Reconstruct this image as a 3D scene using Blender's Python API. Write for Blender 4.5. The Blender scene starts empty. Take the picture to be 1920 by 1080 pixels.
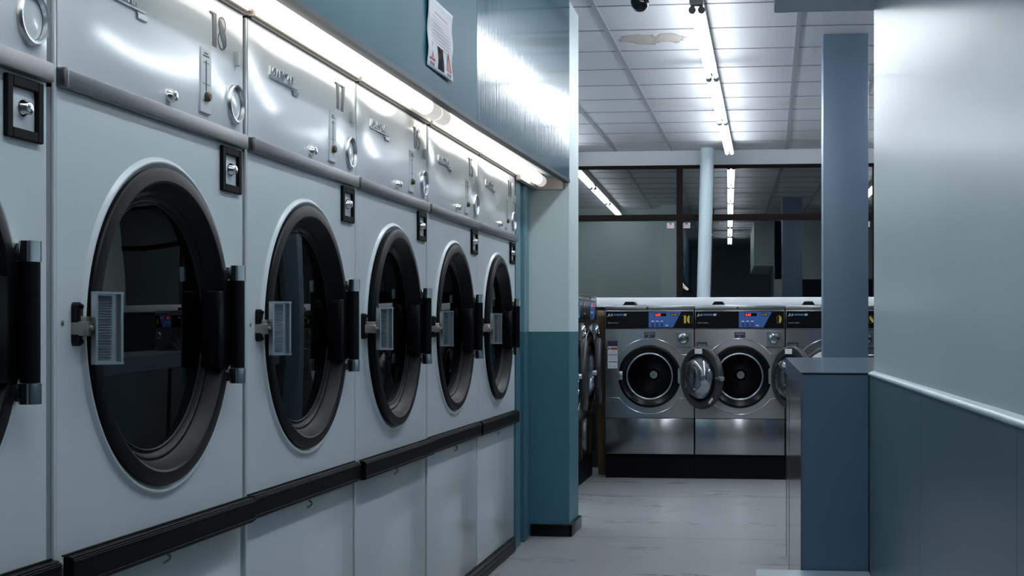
import bpy, bmesh, math, random
from math import sin, cos, pi, radians, sqrt, atan2
from mathutils import Vector, Matrix

random.seed(7)
COL = bpy.context.scene.collection

# ------------------------------------------------------------------ materials
def mat(name, base=(.8, .8, .8), rough=.5, metal=0., spec=.5, coat=0., bump=None, emit=None, strength=0.,
        aniso=None, vary=None, coat_rough=.1):
    m = bpy.data.materials.new(name); m.use_nodes = True
    nt = m.node_tree; b = nt.nodes['Principled BSDF']
    b.inputs['Base Color'].default_value = (*base, 1)
    b.inputs['Roughness'].default_value = rough
    b.inputs['Metallic'].default_value = metal
    b.inputs['Specular IOR Level'].default_value = spec
    b.inputs['Coat Weight'].default_value = coat
    b.inputs['Coat Roughness'].default_value = coat_rough
    if emit:
        b.inputs['Emission Color'].default_value = (*emit, 1)
        b.inputs['Emission Strength'].default_value = strength
    if aniso:                                   # horizontally brushed sheet: needs the planar uv map
        b.inputs['Anisotropic'].default_value = aniso; b.inputs['Anisotropic Rotation'].default_value = .25
        tg = nt.nodes.new('ShaderNodeTangent'); tg.direction_type = 'UV_MAP'; tg.uv_map = 'uv'
        nt.links.new(tg.outputs[0], b.inputs['Tangent'])
    tc = None
    if bump or vary:
        tc = nt.nodes.new('ShaderNodeTexCoord')
    if bump:                                    # (scale xyz, detail, strength, distance)
        sc, det, st, dist = bump
        mp = nt.nodes.new('ShaderNodeMapping'); mp.inputs['Scale'].default_value = sc
        nz = nt.nodes.new('ShaderNodeTexNoise'); nz.inputs['Scale'].default_value = 1; nz.inputs['Detail'].default_value = det
        bp = nt.nodes.new('ShaderNodeBump'); bp.inputs['Strength'].default_value = st; bp.inputs['Distance'].default_value = dist
        nt.links.new(tc.outputs['Object'], mp.inputs['Vector']); nt.links.new(mp.outputs[0], nz.inputs['Vector'])
        nt.links.new(nz.outputs['Fac'], bp.inputs['Height']); nt.links.new(bp.outputs[0], b.inputs['Normal'])
    if vary:                                    # (scale xyz, other colour, low, high)
        sc, c2, lo, hi = vary
        mp = nt.nodes.new('ShaderNodeMapping'); mp.inputs['Scale'].default_value = sc
        nz = nt.nodes.new('ShaderNodeTexNoise'); nz.inputs['Scale'].default_value = 1; nz.inputs['Detail'].default_value = 5
        rp = nt.nodes.new('ShaderNodeMapRange'); rp.inputs['From Min'].default_value = lo; rp.inputs['From Max'].default_value = hi
        mx = nt.nodes.new('ShaderNodeMix'); mx.data_type = 'RGBA'
        mx.inputs[6].default_value = (*base, 1); mx.inputs[7].default_value = (*c2, 1)
        nt.links.new(tc.outputs['Object'], mp.inputs['Vector']); nt.links.new(mp.outputs[0], nz.inputs['Vector'])
        nt.links.new(nz.outputs['Fac'], rp.inputs['Value']); nt.links.new(rp.outputs[0], mx.inputs[0])
        nt.links.new(mx.outputs[2], b.inputs['Base Color'])
    return m

def two_tone(name, lower, upper, z, rough=.35, bump=None, rough_up=None):
    """paint that changes colour at a dado height"""
    m = mat(name, lower, rough, bump=bump)
    nt = m.node_tree; b = nt.nodes['Principled BSDF']
    tc = nt.nodes.new('ShaderNodeNewGeometry'); sp = nt.nodes.new('ShaderNodeSeparateXYZ')
    gt = nt.nodes.new('ShaderNodeMath'); gt.operation = 'GREATER_THAN'; gt.inputs[1].default_value = z
    mx = nt.nodes.new('ShaderNodeMix'); mx.data_type = 'RGBA'
    mx.inputs[6].default_value = (*lower, 1); mx.inputs[7].default_value = (*upper, 1)
    nt.links.new(tc.outputs['Position'], sp.inputs[0]); nt.links.new(sp.outputs['Z'], gt.inputs[0])
    nt.links.new(gt.outputs[0], mx.inputs[0]); nt.links.new(mx.outputs[2], b.inputs['Base Color'])
    return m

def glass(name, refl=.12, tint=(.5, .55, .6), rough=0.0, fresnel=False):
    m = bpy.data.materials.new(name); m.use_nodes = True
    nt = m.node_tree; nt.nodes.clear()
    o = nt.nodes.new('ShaderNodeOutputMaterial'); mx = nt.nodes.new('ShaderNodeMixShader')
    g = nt.nodes.new('ShaderNodeBsdfGlossy'); t = nt.nodes.new('ShaderNodeBsdfTransparent')
    g.inputs['Roughness'].default_value = rough; g.inputs['Color'].default_value = (1, 1, 1, 1)
    t.inputs['Color'].default_value = (*tint, 1)
    if fresnel:
        f = nt.nodes.new('ShaderNodeFresnel'); f.inputs['IOR'].default_value = refl
        ml = nt.nodes.new('ShaderNodeMath'); ml.operation = 'MULTIPLY'; ml.inputs[1].default_value = .16
        nt.links.new(f.outputs[0], ml.inputs[0]); nt.links.new(ml.outputs[0], mx.inputs[0])
    else:
        mx.inputs[0].default_value = refl
    nt.links.new(t.outputs[0], mx.inputs[1]); nt.links.new(g.outputs[0], mx.inputs[2])
    nt.links.new(mx.outputs[0], o.inputs[0])
    return m

M = {}
M['enamel'] = mat('white enamel', (.60, .665, .695), .24, spec=.4, bump=((3, 2.2, 2.2), 1, .18, .012))
M['enamel_panel'] = mat('white enamel panel', (.64, .69, .72), .125, spec=.5, bump=((2.2, 2.4, 3.4), 1, .16, .010))
M['enamel_low'] = mat('white enamel kick', (.60, .66, .69), .2, coat=.2, bump=((2, 2, 2), 1, .15, .01))
M['steel_strip'] = mat('brushed trim steel', (.24, .235, .255), .42, 1., bump=((4, 6, 300), 2, .08, .002))
M['chrome'] = mat('chrome', (.75, .78, .8), .08, 1.)
M['alu'] = mat('cast aluminium', (.50, .54, .58), .3, 1.)
M['bracket'] = mat('nickel bracket', (.38, .36, .33), .35, 1.)
M['black'] = mat('black moulding', (.003, .0034, .0045), .42, spec=.2, bump=((320, 320, 320), 2, .10, .001))
M['black_gloss'] = mat('black gloss', (.003, .0035, .005), .25, spec=.2)
M['black_matte'] = mat('black matte', (.003, .003, .004), .6, spec=.12)
M['rubber'] = mat('black rubber', (.008, .008, .010), .45, spec=.25)
M['rail'] = mat('black rail', (.003, .003, .004), .5, spec=.08)
M['drum'] = mat('dark drum steel', (.045, .045, .05), .35, 1.)
M['glass_door'] = glass('smoked door glass', 1.32, (.12, .125, .13), fresnel=True)
M['ink'] = mat('number ink', (.075, .08, .095), .4)
M['plate'] = mat('grey label plate', (.50, .55, .58), .4)
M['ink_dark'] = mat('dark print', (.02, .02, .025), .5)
M['brown_knob'] = mat('bronze knob', (.10, .075, .05), .4, .6)
M['teal'] = mat('teal gloss paint', (.032, .110, .155), .12, spec=.3, bump=((60, 60, 2.5), 4, .20, .003),
                vary=((3, 3, .6), (.040, .122, .165), .35, .7))
M['teal_old'] = mat('worn teal paint', (.030, .115, .160), .42, spec=.06, bump=((60, 60, 2.5), 4, .12, .003), vary=((3, 3, .6), (.040, .122, .165), .35, .7))
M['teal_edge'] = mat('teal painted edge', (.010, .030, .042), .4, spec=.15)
M['under'] = mat('painted underside', (.40, .43, .44), .5)
M['panel_grey'] = mat('pelmet metal', (.52, .48, .44), .35, .3)
M['dado'] = two_tone('two tone nib paint', (.052, .170, .230), (.66, .78, .78), 1.215, .42, bump=((8, 8, 3), 3, .06, .004))
M['filler'] = two_tone('teal filler paint', (.050, .145, .20), (.13, .275, .34), 1.215, .42)
M['dado2'] = two_tone('two tone wall paint', (.06, .14, .18), (.62, .73, .72), 1.215, .5)
M['wall_up'] = mat('pale blue gloss paint', (.52, .64, .68), .30, coat=.15, coat_rough=.2, bump=((14, 14, 1.2), 3, .12, .006),
                   vary=((2, 2, .5), (.55, .67, .70), .35, .7))
M['wall_low'] = mat('slate blue laminate', (.078, .135, .158), .30, bump=((5, 5, 2), 2, .06, .004))
M['ledge'] = mat('pale dado bead', (.50, .64, .70), .3)
M['counter_front'] = mat('blue laminate', (.082, .152, .225), .42, bump=((30, 30, 30), 2, .04, .002))
M['counter_top'] = mat('grey blue laminate top', (.17, .23, .30), .16, bump=((6, 6, 6), 2, .03, .003))
M['counter_side'] = mat('grey steel facing', (.40, .42, .45), .14, .75, bump=((3, 3, .8), 2, .06, .004))
M['wood_edge'] = mat('raw board edge', (.14, .09, .05), .7)
M['bench'] = mat('pale blue laminate', (.36, .46, .54), .3)
M['column'] = mat('blue column paint', (.125, .185, .26), .38, bump=((8, 8, 2), 2, .05, .003))
M['column_side'] = M['column']
M['beam'] = mat('white lintel paint', (.62, .65, .69), .5)
M['white'] = mat('white paint', (.72, .75, .79), .4)
M['pipe'] = mat('pale blue pipe', (.55, .66, .72), .3)
M['frame'] = mat('dark brown frame', (.008, .004, .004), .6, spec=.12)
M['pane'] = glass('night window glass', .145, (.35, .40, .42))
M['wood'] = mat('brown board', (.14, .085, .04), .5, vary=((30, 30, 1.5), (.08, .05, .025), .35, .7))
M['wood_end'] = mat('pale timber', (.30, .20, .12), .6)
M['soffit'] = mat('soffit paint', (.42, .52, .53), .5)
M['dark_wall'] = mat('end wall', (.55, .62, .65), .5)
M['riser'] = mat('dark riser', (.02, .022, .025), .6)
M['tbar'] = mat('ceiling bar', (.33, .335, .365), .5)
M['coin_plate'] = mat('coin plate', (.22, .25, .265), .35, 1.)
M['gap'] = mat('tile joint', (.19, .19, .21), .7)
M['spine'] = mat('batten body', (.42, .43, .42), .45)
M['holder'] = mat('lamp holder grey', (.18, .19, .19), .5)
TUBE = 21.0
M['tube'] = mat('lit tube', (.9, .9, .9), .4, emit=(.88, .95, 1.0), strength=TUBE)
M['diffuser'] = mat('lit diffuser', (.9, .9, .9), .4, emit=(1.0, .95, .88), strength=2.3)
M['diffuser_end'] = mat('dim diffuser end', (.8, .8, .8), .4, emit=(1.0, .95, .88), strength=.42)  # weak emission imitates tube light fading towards the diffuser ends
M['cream'] = mat('lamplit cream trim', (.70, .63, .54), .35)  # lamp light on the steel top trim, put into its colour
M['ss'] = mat('washer stainless', (.34, .35, .365), .22, 1., bump=((1.6, 1.6, 1.2), 1, .4, .016), aniso=.85)
M['ss_low'] = mat('washer stainless lower', (.34, .35, .365), .2, 1., bump=((1.3, 1.3, .8), 1, .35, .016), aniso=.85)
M['ss_top'] = mat('washer stainless top', (.36, .37, .38), .28, 1.)
M['door_grey'] = mat('graphite door ring', (.04, .042, .046), .32, .2, spec=.3)
M['bowl'] = glass('door bowl glass', .22, (.75, .8, .85), .02)
M['blue'] = mat('blue keypad', (.028, .085, .27), .4, emit=(.028, .085, .27), strength=.12)
M['blue_bar'] = mat('logo blue', (.05, .11, .28), .45)
M['navy'] = mat('navy label', (.008, .010, .04), .45)
M['lbl_white'] = mat('white label', (.60, .62, .65), .5)
M['lbl_red'] = mat('red label', (.35, .05, .025), .5)
M['yellow'] = mat('yellow number', (.50, .36, .015), .5)
M['hair'] = mat('grey hairline', (.10, .12, .18), .5)
M['red_led'] = mat('red led', (.3, .01, .01), .4, emit=(1.0, .035, .04), strength=2.2)
M['text_grey'] = mat('grey print', (.36, .38, .42), .5)
M['key'] = mat('key caps', (.45, .52, .62), .4)
M['key_dark'] = mat('key caps dark', (.015, .03, .09), .4)
M['amber'] = mat('price display', (.10, .08, .02), .4, emit=(.9, .65, .12), strength=.35)
M['paper'] = mat('notice paper', (.60, .62, .67), .6)
M['pink'] = mat('faded red print', (.52, .36, .40), .6)
M['red'] = mat('warning red', (.42, .035, .045), .6)
M['photo'] = mat('printed picture', (.018, .018, .022), .85, spec=.05, vary=((22, 22, 22), (.10, .07, .065), .5, .75))
M['dome'] = mat('dome black', (.008, .008, .01), .12)
M['cover'] = mat('pale door cover', (.52, .50, .53), .5)
M['grey_cloth'] = mat('grey laundry', (.30, .30, .32), .9)

# floor: sheet vinyl, worn, with welded cross seams
def floor_mat():
    m = mat('grey sheet vinyl', (.30, .31, .34), .3)
    nt = m.node_tree; b = nt.nodes['Principled BSDF']; N = nt.nodes.new; L = nt.links.new
    tc = N('ShaderNodeTexCoord'); mp = N('ShaderNodeMapping'); mp.inputs['Scale'].default_value = (1.2, 3.5, 1)
    n1 = N('ShaderNodeTexNoise'); n1.inputs['Scale'].default_value = 1; n1.inputs['Detail'].default_value = 8; n1.inputs['Roughness'].default_value = .65
    L(tc.outputs['Object'], mp.inputs['Vector']); L(mp.outputs[0], n1.inputs['Vector'])
    mr = N('ShaderNodeMapRange'); mr.inputs['From Min'].default_value = .3; mr.inputs['From Max'].default_value = .7
    L(n1.outputs['Fac'], mr.inputs['Value'])
    mx = N('ShaderNodeMix'); mx.data_type = 'RGBA'; mx.inputs[6].default_value = (.31, .32, .34, 1); mx.inputs[7].default_value = (.36, .37, .39, 1)
    L(mr.outputs[0], mx.inputs[0])
    # dark scuffs
    v = N('ShaderNodeTexVoronoi'); v.inputs['Scale'].default_value = 1.9
    mp2 = N('ShaderNodeMapping'); mp2.inputs['Scale'].default_value = (1, 1.6, 1); L(tc.outputs['Object'], mp2.inputs['Vector']); L(mp2.outputs[0], v.inputs['Vector'])
    lt = N('ShaderNodeMath'); lt.operation = 'LESS_THAN'; lt.inputs[1].default_value = .022; L(v.outputs['Distance'], lt.inputs[0])
    mx2 = N('ShaderNodeMix'); mx2.data_type = 'RGBA'; mx2.inputs[7].default_value = (.13, .13, .14, 1)
    L(mx.outputs[2], mx2.inputs[6]); L(lt.outputs[0], mx2.inputs[0])
    # welded seams at three places along the room
    sp = N('ShaderNodeSeparateXYZ'); L(tc.outputs['Object'], sp.inputs[0])
    prev = None
    for y0 in (8.05, 10.05):
        sub = N('ShaderNodeMath'); sub.operation = 'SUBTRACT'; sub.inputs[1].default_value = y0; L(sp.outputs['Y'], sub.inputs[0])
        ab = N('ShaderNodeMath'); ab.operation = 'ABSOLUTE'; L(sub.outputs[0], ab.inputs[0])
        ls = N('ShaderNodeMath'); ls.operation = 'LESS_THAN'; ls.inputs[1].default_value = .012; L(ab.outputs[0], ls.inputs[0])
        if prev:
            ad = N('ShaderNodeMath'); ad.operation = 'MAXIMUM'; L(prev.outputs[0], ad.inputs[0]); L(ls.outputs[0], ad.inputs[1]); prev = ad
        else: prev = ls
    mx3 = N('ShaderNodeMix'); mx3.data_type = 'RGBA'; mx3.inputs[7].default_value = (.20, .205, .225, 1)
    L(mx2.outputs[2], mx3.inputs[6]); L(prev.outputs[0], mx3.inputs[0]); L(mx3.outputs[2], b.inputs['Base Color'])
    rr = N('ShaderNodeMapRange'); rr.inputs['To Min'].default_value = .25; rr.inputs['To Max'].default_value = .31
    L(n1.outputs['Fac'], rr.inputs['Value']); L(rr.outputs[0], b.inputs['Roughness'])
    bp = N('ShaderNodeBump'); bp.inputs['Strength'].default_value = .03; bp.inputs['Distance'].default_value = .0008
    L(n1.outputs['Fac'], bp.inputs['Height']); L(bp.outputs[0], b.inputs['Normal'])
    return m
M['floor'] = floor_mat()

# ceiling tiles: pale mineral fibre with pin holes and one brown water stain
def ceil_mat():
    m = mat('mineral fibre tile', (.58, .585, .62), .5)
    nt = m.node_tree; b = nt.nodes['Principled BSDF']; N = nt.nodes.new; L = nt.links.new
    tc = N('ShaderNodeTexCoord')
    v = N('ShaderNodeTexVoronoi'); v.inputs['Scale'].default_value = 42; L(tc.outputs['Object'], v.inputs['Vector'])
    lt = N('ShaderNodeMath'); lt.operation = 'LESS_THAN'; lt.inputs[1].default_value = .13; L(v.outputs['Distance'], lt.inputs[0])
    mx = N('ShaderNodeMix'); mx.data_type = 'RGBA'; mx.inputs[6].default_value = (.58, .585, .62, 1); mx.inputs[7].default_value = (.40, .40, .43, 1)
    L(lt.outputs[0], mx.inputs[0])
    col = mx.outputs[2]
    for cx, cy, rx, ry, edge, body in ((-.845, 9.20, .16, .17, (.30, .255, .235), (.44, .39, .36)), (-.67, 9.17, .13, .16, (.30, .255, .235), (.43, .385, .36)),
                                       (-.50, 9.18, .045, .04, (.45, .42, .41), (.55, .55, .57)), (-.72, 11.75, .40, .27, (.50, .48, .49), (.54, .53, .55)),
                                       (.55, 11.9, .5, .22, (.52, .50, .51), (.545, .535, .56))):
        mp = N('ShaderNodeMapping'); mp.inputs['Location'].default_value = (-cx / rx, -cy / ry, 0); mp.inputs['Scale'].default_value = (1 / rx, 1 / ry, 0)
        L(tc.outputs['Object'], mp.inputs['Vector'])
        nz = N('ShaderNodeTexNoise'); nz.inputs['Scale'].default_value = 9; nz.inputs['Detail'].default_value = 4; L(tc.outputs['Object'], nz.inputs['Vector'])
        ln = N('ShaderNodeVectorMath'); ln.operation = 'LENGTH'; L(mp.outputs[0], ln.inputs[0])
        ad = N('ShaderNodeMath'); ad.operation = 'MULTIPLY_ADD'; ad.inputs[1].default_value = 1.5; L(nz.outputs['Fac'], ad.inputs[0]); L(ln.outputs['Value'], ad.inputs[2])
        rp = N('ShaderNodeValToRGB'); e = rp.color_ramp.elements; rp.color_ramp.interpolation = 'LINEAR'
        e[0].position = .0; e[0].color = (*body, 1); e[1].position = .74; e[1].color = (*body, 1)
        for p, c in ((.80, edge), (.84, edge)):
            n = e.new(p); n.color = (*c, 1)
        dv = N('ShaderNodeMath'); dv.operation = 'DIVIDE'; dv.inputs[1].default_value = 2.0; L(ad.outputs[0], dv.inputs[0])
        L(dv.outputs[0], rp.inputs[0])
        l2 = N('ShaderNodeMath'); l2.operation = 'LESS_THAN'; l2.inputs[1].default_value = .845; L(dv.outputs[0], l2.inputs[0])
        m2 = N('ShaderNodeMix'); m2.data_type = 'RGBA'; L(l2.outputs[0], m2.inputs[0]); L(col, m2.inputs[6]); L(rp.outputs[0], m2.inputs[7])
        col = m2.outputs[2]
    L(col, b.inputs['Base Color'])
    bp = N('ShaderNodeBump'); bp.inputs['Strength'].default_value = .3; bp.inputs['Distance'].default_value = .002; bp.invert = True
    L(lt.outputs[0], bp.inputs['Height']); L(bp.outputs[0], b.inputs['Normal'])
    return m
M['ceiling'] = ceil_mat()

# ------------------------------------------------------------------ mesh helpers
class MB:
    def __init__(s): s.bm = bmesh.new()
    def box(s, x0, x1, y0, y1, z0, z1, bev=0., seg=2):
        b = bmesh.new()
        vs = [b.verts.new((x, y, z)) for x in (x0, x1) for y in (y0, y1) for z in (z0, z1)]
        for f in ((0, 1, 3, 2), (4, 6, 7, 5), (0, 4, 5, 1), (2, 3, 7, 6), (0, 2, 6, 4), (1, 5, 7, 3)):
            b.faces.new([vs[i] for i in f])
        if bev > 0:
            bmesh.ops.bevel(b, geom=b.edges[:], offset=bev, segments=seg, profile=.5, affect='EDGES')
        s._add(b); return s
    def _add(s, b, mtx=None):
        mp = {}
        for v in b.verts: mp[v] = s.bm.verts.new(mtx @ v.co if mtx else v.co)
        for f in b.faces:
            try: s.bm.faces.new([mp[v] for v in f.verts])
            except ValueError: pass
        b.free()
    def prism(s, pts, org, u, v, depth, bev=0.):
        """polygon pts (a,b) in the plane org + a*u + b*v, extruded by depth along u x v"""
        org, u, v = Vector(org), Vector(u), Vector(v); n = u.cross(v).normalized()
        b = bmesh.new()
        bot = [b.verts.new(org + u * p[0] + v * p[1]) for p in pts]
        top = [b.verts.new(org + u * p[0] + v * p[1] + n * depth) for p in pts]
        b.faces.new(top); b.faces.new(bot[::-1])
        k = len(pts)
        for i in range(k): b.faces.new((bot[i], bot[(i + 1) % k], top[(i + 1) % k], top[i]))
        if bev > 0:
            bmesh.ops.bevel(b, geom=[e for e in b.edges if all(q in top for q in e.verts)], offset=bev, segments=2, profile=.5, affect='EDGES')
        s._add(b); return s
    def lathe(s, prof, c, axis='X', seg=64, closed=False, a0=0., a1=2 * pi, sx=1., sz=1.):
        """prof: (r, h) pairs turned about an axis through c"""
        full = abs(a1 - a0 - 2 * pi) < 1e-6
        n = seg if full else seg + 1
        rings = []
        for r, h in prof:
            ring = []
            for i in range(n):
                a = a0 + (a1 - a0) * i / seg
                p, q = r * cos(a) * sx, r * sin(a) * sz
                if axis == 'X': co = (c[0] + h, c[1] + p, c[2] + q)
                elif axis == 'Y': co = (c[0] - p, c[1] + h, c[2] + q)
                else: co = (c[0] + p, c[1] + q, c[2] + h)
                ring.append(co)
            if r < 1e-6:
                rings.append([s.bm.verts.new(ring[0])])
            else:
                rings.append([s.bm.verts.new(t) for t in ring])
        m = len(rings)
        for j in range(m if closed else m - 1):
            A, B = rings[j], rings[(j + 1) % m]
            for i in range(seg):
                i2 = (i + 1) % n
                if not full and i == n - 1: continue
                if len(A) == 1 and len(B) == 1: continue
                if len(A) == 1: f = (A[0], B[i2], B[i])
                elif len(B) == 1: f = (A[i], A[i2], B[0])
                else: f = (A[i], A[i2], B[i2], B[i])
                try: s.bm.faces.new(f)
                except ValueError: pass
        return s
    def cyl(s, p0, p1, r, seg=20, r1=None, cap=True):
        p0, p1 = Vector(p0), Vector(p1); d = (p1 - p0).normalized()
        a = Vector((0, 0, 1)) if abs(d.z) < .9 else Vector((1, 0, 0))
        u = d.cross(a).normalized(); v = d.cross(u)
        r1 = r if r1 is None else r1
        A = [s.bm.verts.new(p0 + (u * cos(2 * pi * i / seg) + v * sin(2 * pi * i / seg)) * r) for i in range(seg)]
        B = [s.bm.verts.new(p1 + (u * cos(2 * pi * i / seg) + v * sin(2 * pi * i / seg)) * r1) for i in range(seg)]
        for i in range(seg): s.bm.faces.new((A[i], A[(i + 1) % seg], B[(i + 1) % seg], B[i]))
        if cap: s.bm.faces.new(A[::-1]); s.bm.faces.new(B)
        return s
    def tube(s, pts, r, seg=10):
        pts = [Vector(p) for p in pts]; rings = []
        for i, p in enumerate(pts):
            d = (pts[min(i + 1, len(pts) - 1)] - pts[max(i - 1, 0)]).normalized()
            a = Vector((0, 0, 1)) if abs(d.z) < .9 else Vector((0, 1, 0))
            u = d.cross(a).normalized(); v = d.cross(u)
            rings.append([s.bm.verts.new(p + (u * cos(2 * pi * k / seg) + v * sin(2 * pi * k / seg)) * r) for k in range(seg)])
        for A, B in zip(rings, rings[1:]):
            for k in range(seg): s.bm.faces.new((A[k], A[(k + 1) % seg], B[(k + 1) % seg], B[k]))
        s.bm.faces.new(rings[0][::-1]); s.bm.faces.new(rings[-1]); return s
    def sheet(s, fn, nu, nv, thick=None):
        """grid surface fn(a,b) -> point, a,b in 0..1"""
        g = [[s.bm.verts.new(fn(i / nu, j / nv)) for j in range(nv + 1)] for i in range(nu + 1)]
        for i in range(nu):
            for j in range(nv): s.bm.faces.new((g[i][j], g[i + 1][j], g[i + 1][j + 1], g[i][j + 1]))
        return s
    def build(s, name, m, parent=None, loc=None, smooth=24, mats=None, uv=False):
        bmesh.ops.recalc_face_normals(s.bm, faces=s.bm.faces[:])
        me = bpy.data.meshes.new(name); s.bm.to_mesh(me); s.bm.free()
        for q in (mats or [m]): me.materials.append(q)
        if uv:
            l = me.uv_layers.new(name='uv')
            for lp in me.loops:
                co = me.vertices[lp.vertex_index].co; l.data[lp.index].uv = (co.x + co.y * .3, co.z + co.y * .1)
        if smooth:
            me.shade_smooth(); me.set_sharp_from_angle(angle=radians(smooth))
        o = bpy.data.objects.new(name, me); COL.objects.link(o)
        if parent: o.parent = parent
        if loc: o.location = loc
        return o

def empty(name, loc, label, cat, group=None, rz=0., kind=None):
    o = bpy.data.objects.new(name, None); COL.objects.link(o); o.location = loc; o.rotation_euler = (0, 0, rz)
    o.empty_display_size = .1
    tag(o, label, cat, group, kind); return o
def tag(o, label=None, cat=None, group=None, kind=None):
    if label: o['label'] = label
    if cat: o['category'] = cat
    if group: o['group'] = group
    if kind: o['kind'] = kind
    return o
def struct(o, label=None, cat=None):
    o['kind'] = 'structure'
    if label: o['label'] = label
    if cat: o['category'] = cat
    return o
def copy_tree(o, parent=None):
    c = o.copy(); COL.objects.link(c)
    if parent: c.parent = parent
    for ch in list(o.children): copy_tree(ch, c)
    return c
def child(root, name):
    for ch in root.children:
        if ch.name.split('.')[0] == name: return ch

_txt = {}
def text_polys(body, size, extrude=0., align='LEFT', shear=0., space=1., offset=0.):
    cu = bpy.data.curves.new('t', 'FONT'); cu.body = body; cu.size = size; cu.extrude = extrude
    cu.align_x = align; cu.shear = shear; cu.space_character = space; cu.resolution_u = 3; cu.offset = offset
    ob = bpy.data.objects.new('t', cu); COL.objects.link(ob)
    dg = bpy.context.evaluated_depsgraph_get(); dg.update()
    me = bpy.data.meshes.new_from_object(ob.evaluated_get(dg))
    bpy.data.objects.remove(ob); bpy.data.curves.remove(cu)
    return me
def add_text(mb, body, size, org, u, v, extrude=.0006, **k):
    me = text_polys(body, size, extrude, **k)
    org, u, v = Vector(org), Vector(u), Vector(v); n = u.cross(v)
    b = bmesh.new(); b.from_mesh(me); bpy.data.meshes.remove(me)
    mtx = Matrix(((u.x, v.x, n.x, org.x), (u.y, v.y, n.y, org.y), (u.z, v.z, n.z, org.z), (0, 0, 0, 1)))
    mb._add(b, mtx); return mb

# ------------------------------------------------------------------ fat-face numerals (unit box .62 x 1), heavy and hairline strokes
def stroke(pts, w0):
    """strip polygon of varying width along pts [(x,y,w)]"""
    L_, R_ = [], []
    for i, (x, y, w) in enumerate(pts):
        x0, y0, _ = pts[max(i - 1, 0)]; x1, y1, _ = pts[min(i + 1, len(pts) - 1)]
        dx, dy = x1 - x0, y1 - y0; l = sqrt(dx * dx + dy * dy) or 1
        nx, ny = -dy / l * w / 2, dx / l * w / 2
        L_.append((x + nx, y + ny)); R_.append((x - nx, y - ny))
    return [[L_[i], L_[i + 1], R_[i + 1], R_[i]] for i in range(len(pts) - 1)]
def ell(cx, cy, rx, ry, a0, a1, wf, n=20):
    return [(cx + rx * cos(radians(a0 + (a1 - a0) * i / n)), cy + ry * sin(radians(a0 + (a1 - a0) * i / n)), wf(i / n)) for i in range(n + 1)]
H = .035
def digit(d):
    """(heavy polygons, hairline polygons)"""
    if d == '1': return [[(.16, 0), (.44, 0), (.44, 1), (.16, 1)]], [[(-.02, .95), (.17, .95), (.17, 1), (-.02, 1)]]
    if d == '7': return [[(.12, 0), (.40, 0), (.62, 1), (.34, 1)]], [[(-.02, .955), (.36, .955), (.36, 1), (-.02, 1)]]
    if d == '8':
        h = stroke([(.20, .88, .10), (.22, .74, .26), (.30, .60, .32), (.40, .46, .34), (.48, .32, .32), (.52, .20, .24), (.46, .08, .10)], 0)
        return h, stroke(ell(.34, .76, .24, .225, -60, 200, lambda t: H), 0) + stroke(ell(.31, .27, .28, .25, 110, 380, lambda t: H), 0)
    if d == '6':
        h = stroke(ell(.34, .46, .22, .44, 100, 262, lambda t: .05 + .24 * sin(pi * min(t * 1.02, 1))), 0)
        return h, stroke(ell(.34, .30, .23, .28, -95, 150, lambda t: H), 0) + stroke(ell(.36, .80, .18, .18, 10, 110, lambda t: H), 0)
    if d == '5':
        h = stroke(ell(.28, .30, .22, .26, 75, -80, lambda t: .05 + .22 * sin(pi * t)), 0)
        return h, [[(.10, .54), (.14, .54), (.14, 1), (.10, 1)], [(.10, .955), (.54, .955), (.54, 1), (.10, 1)]] + stroke(ell(.28, .30, .24, .28, 140, 60, lambda t: H), 0) + stroke(ell(.26, .22, .20, .21, 190, 290, lambda t: H), 0)
    if d == '4': return [[(.32, 0), (.56, 0), (.56, 1), (.32, 1)]], [[(-.02, .24), (.66, .24), (.66, .28), (-.02, .28)], [(-.02, .26), (.03, .26), (.36, .98), (.32, 1)]]
    if d == '0': 
        arc = [(.33 + .31 * cos(radians(a)), .5 + .5 * sin(radians(a))) for a in range(90, 271, 12)]
        return [arc], stroke(ell(.33, .5, .30, .485, 90, -90, lambda t: H), 0)
    if d == '9':
        arc = [(.33 + .31 * cos(radians(a)), .5 + .5 * sin(radians(a))) for a in range(-90, 91, 12)]
        return [arc], stroke(ell(.31, .66, .30, .32, 60, 300, lambda t: H), 0) + stroke(ell(.30, .28, .28, .26, 180, 290, lambda t: H), 0)
def add_number(mb, s_, h, org, u, v, depth, which=(0, 1), adv=.66):
    org, u, v = Vector(org), Vector(u) * h, Vector(v) * h; x = 0
    for ch in s_:
        hv = digit(ch)
        for w in which:
            for p in hv[w]:
                a = sum(p[i][0] * p[(i + 1) % len(p)][1] - p[(i + 1) % len(p)][0] * p[i][1] for i in range(len(p)))
                if a < 0: p = p[::-1]
                mb.prism([(q[0] + x, q[1]) for q in p], org, u, v, depth)
        x += .54 if ch == '1' else adv
    return mb

# ------------------------------------------------------------------ setting
EYE = 1.23
CEIL = EYE + 1.95
def quad_box(mb, pts, z0, z1):
    """vertical prism on a plan polygon"""
    a = sum(pts[i][0] * pts[(i + 1) % len(pts)][1] - pts[(i + 1) % len(pts)][0] * pts[i][1] for i in range(len(pts)))
    if a < 0: pts = pts[::-1]
    return mb.prism(pts, (0, 0, z0), (1, 0, 0), (0, 1, 0), z1 - z0)

struct(MB().box(-3.2, 5.2, -3.7, 15.6, -.12, 0).build('floor', M['floor'], smooth=0))
struct(MB().box(-3.2, 5.2, -3.7, 15.6, CEIL, CEIL + .1).build('ceiling', M['ceiling'], smooth=0))
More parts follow.
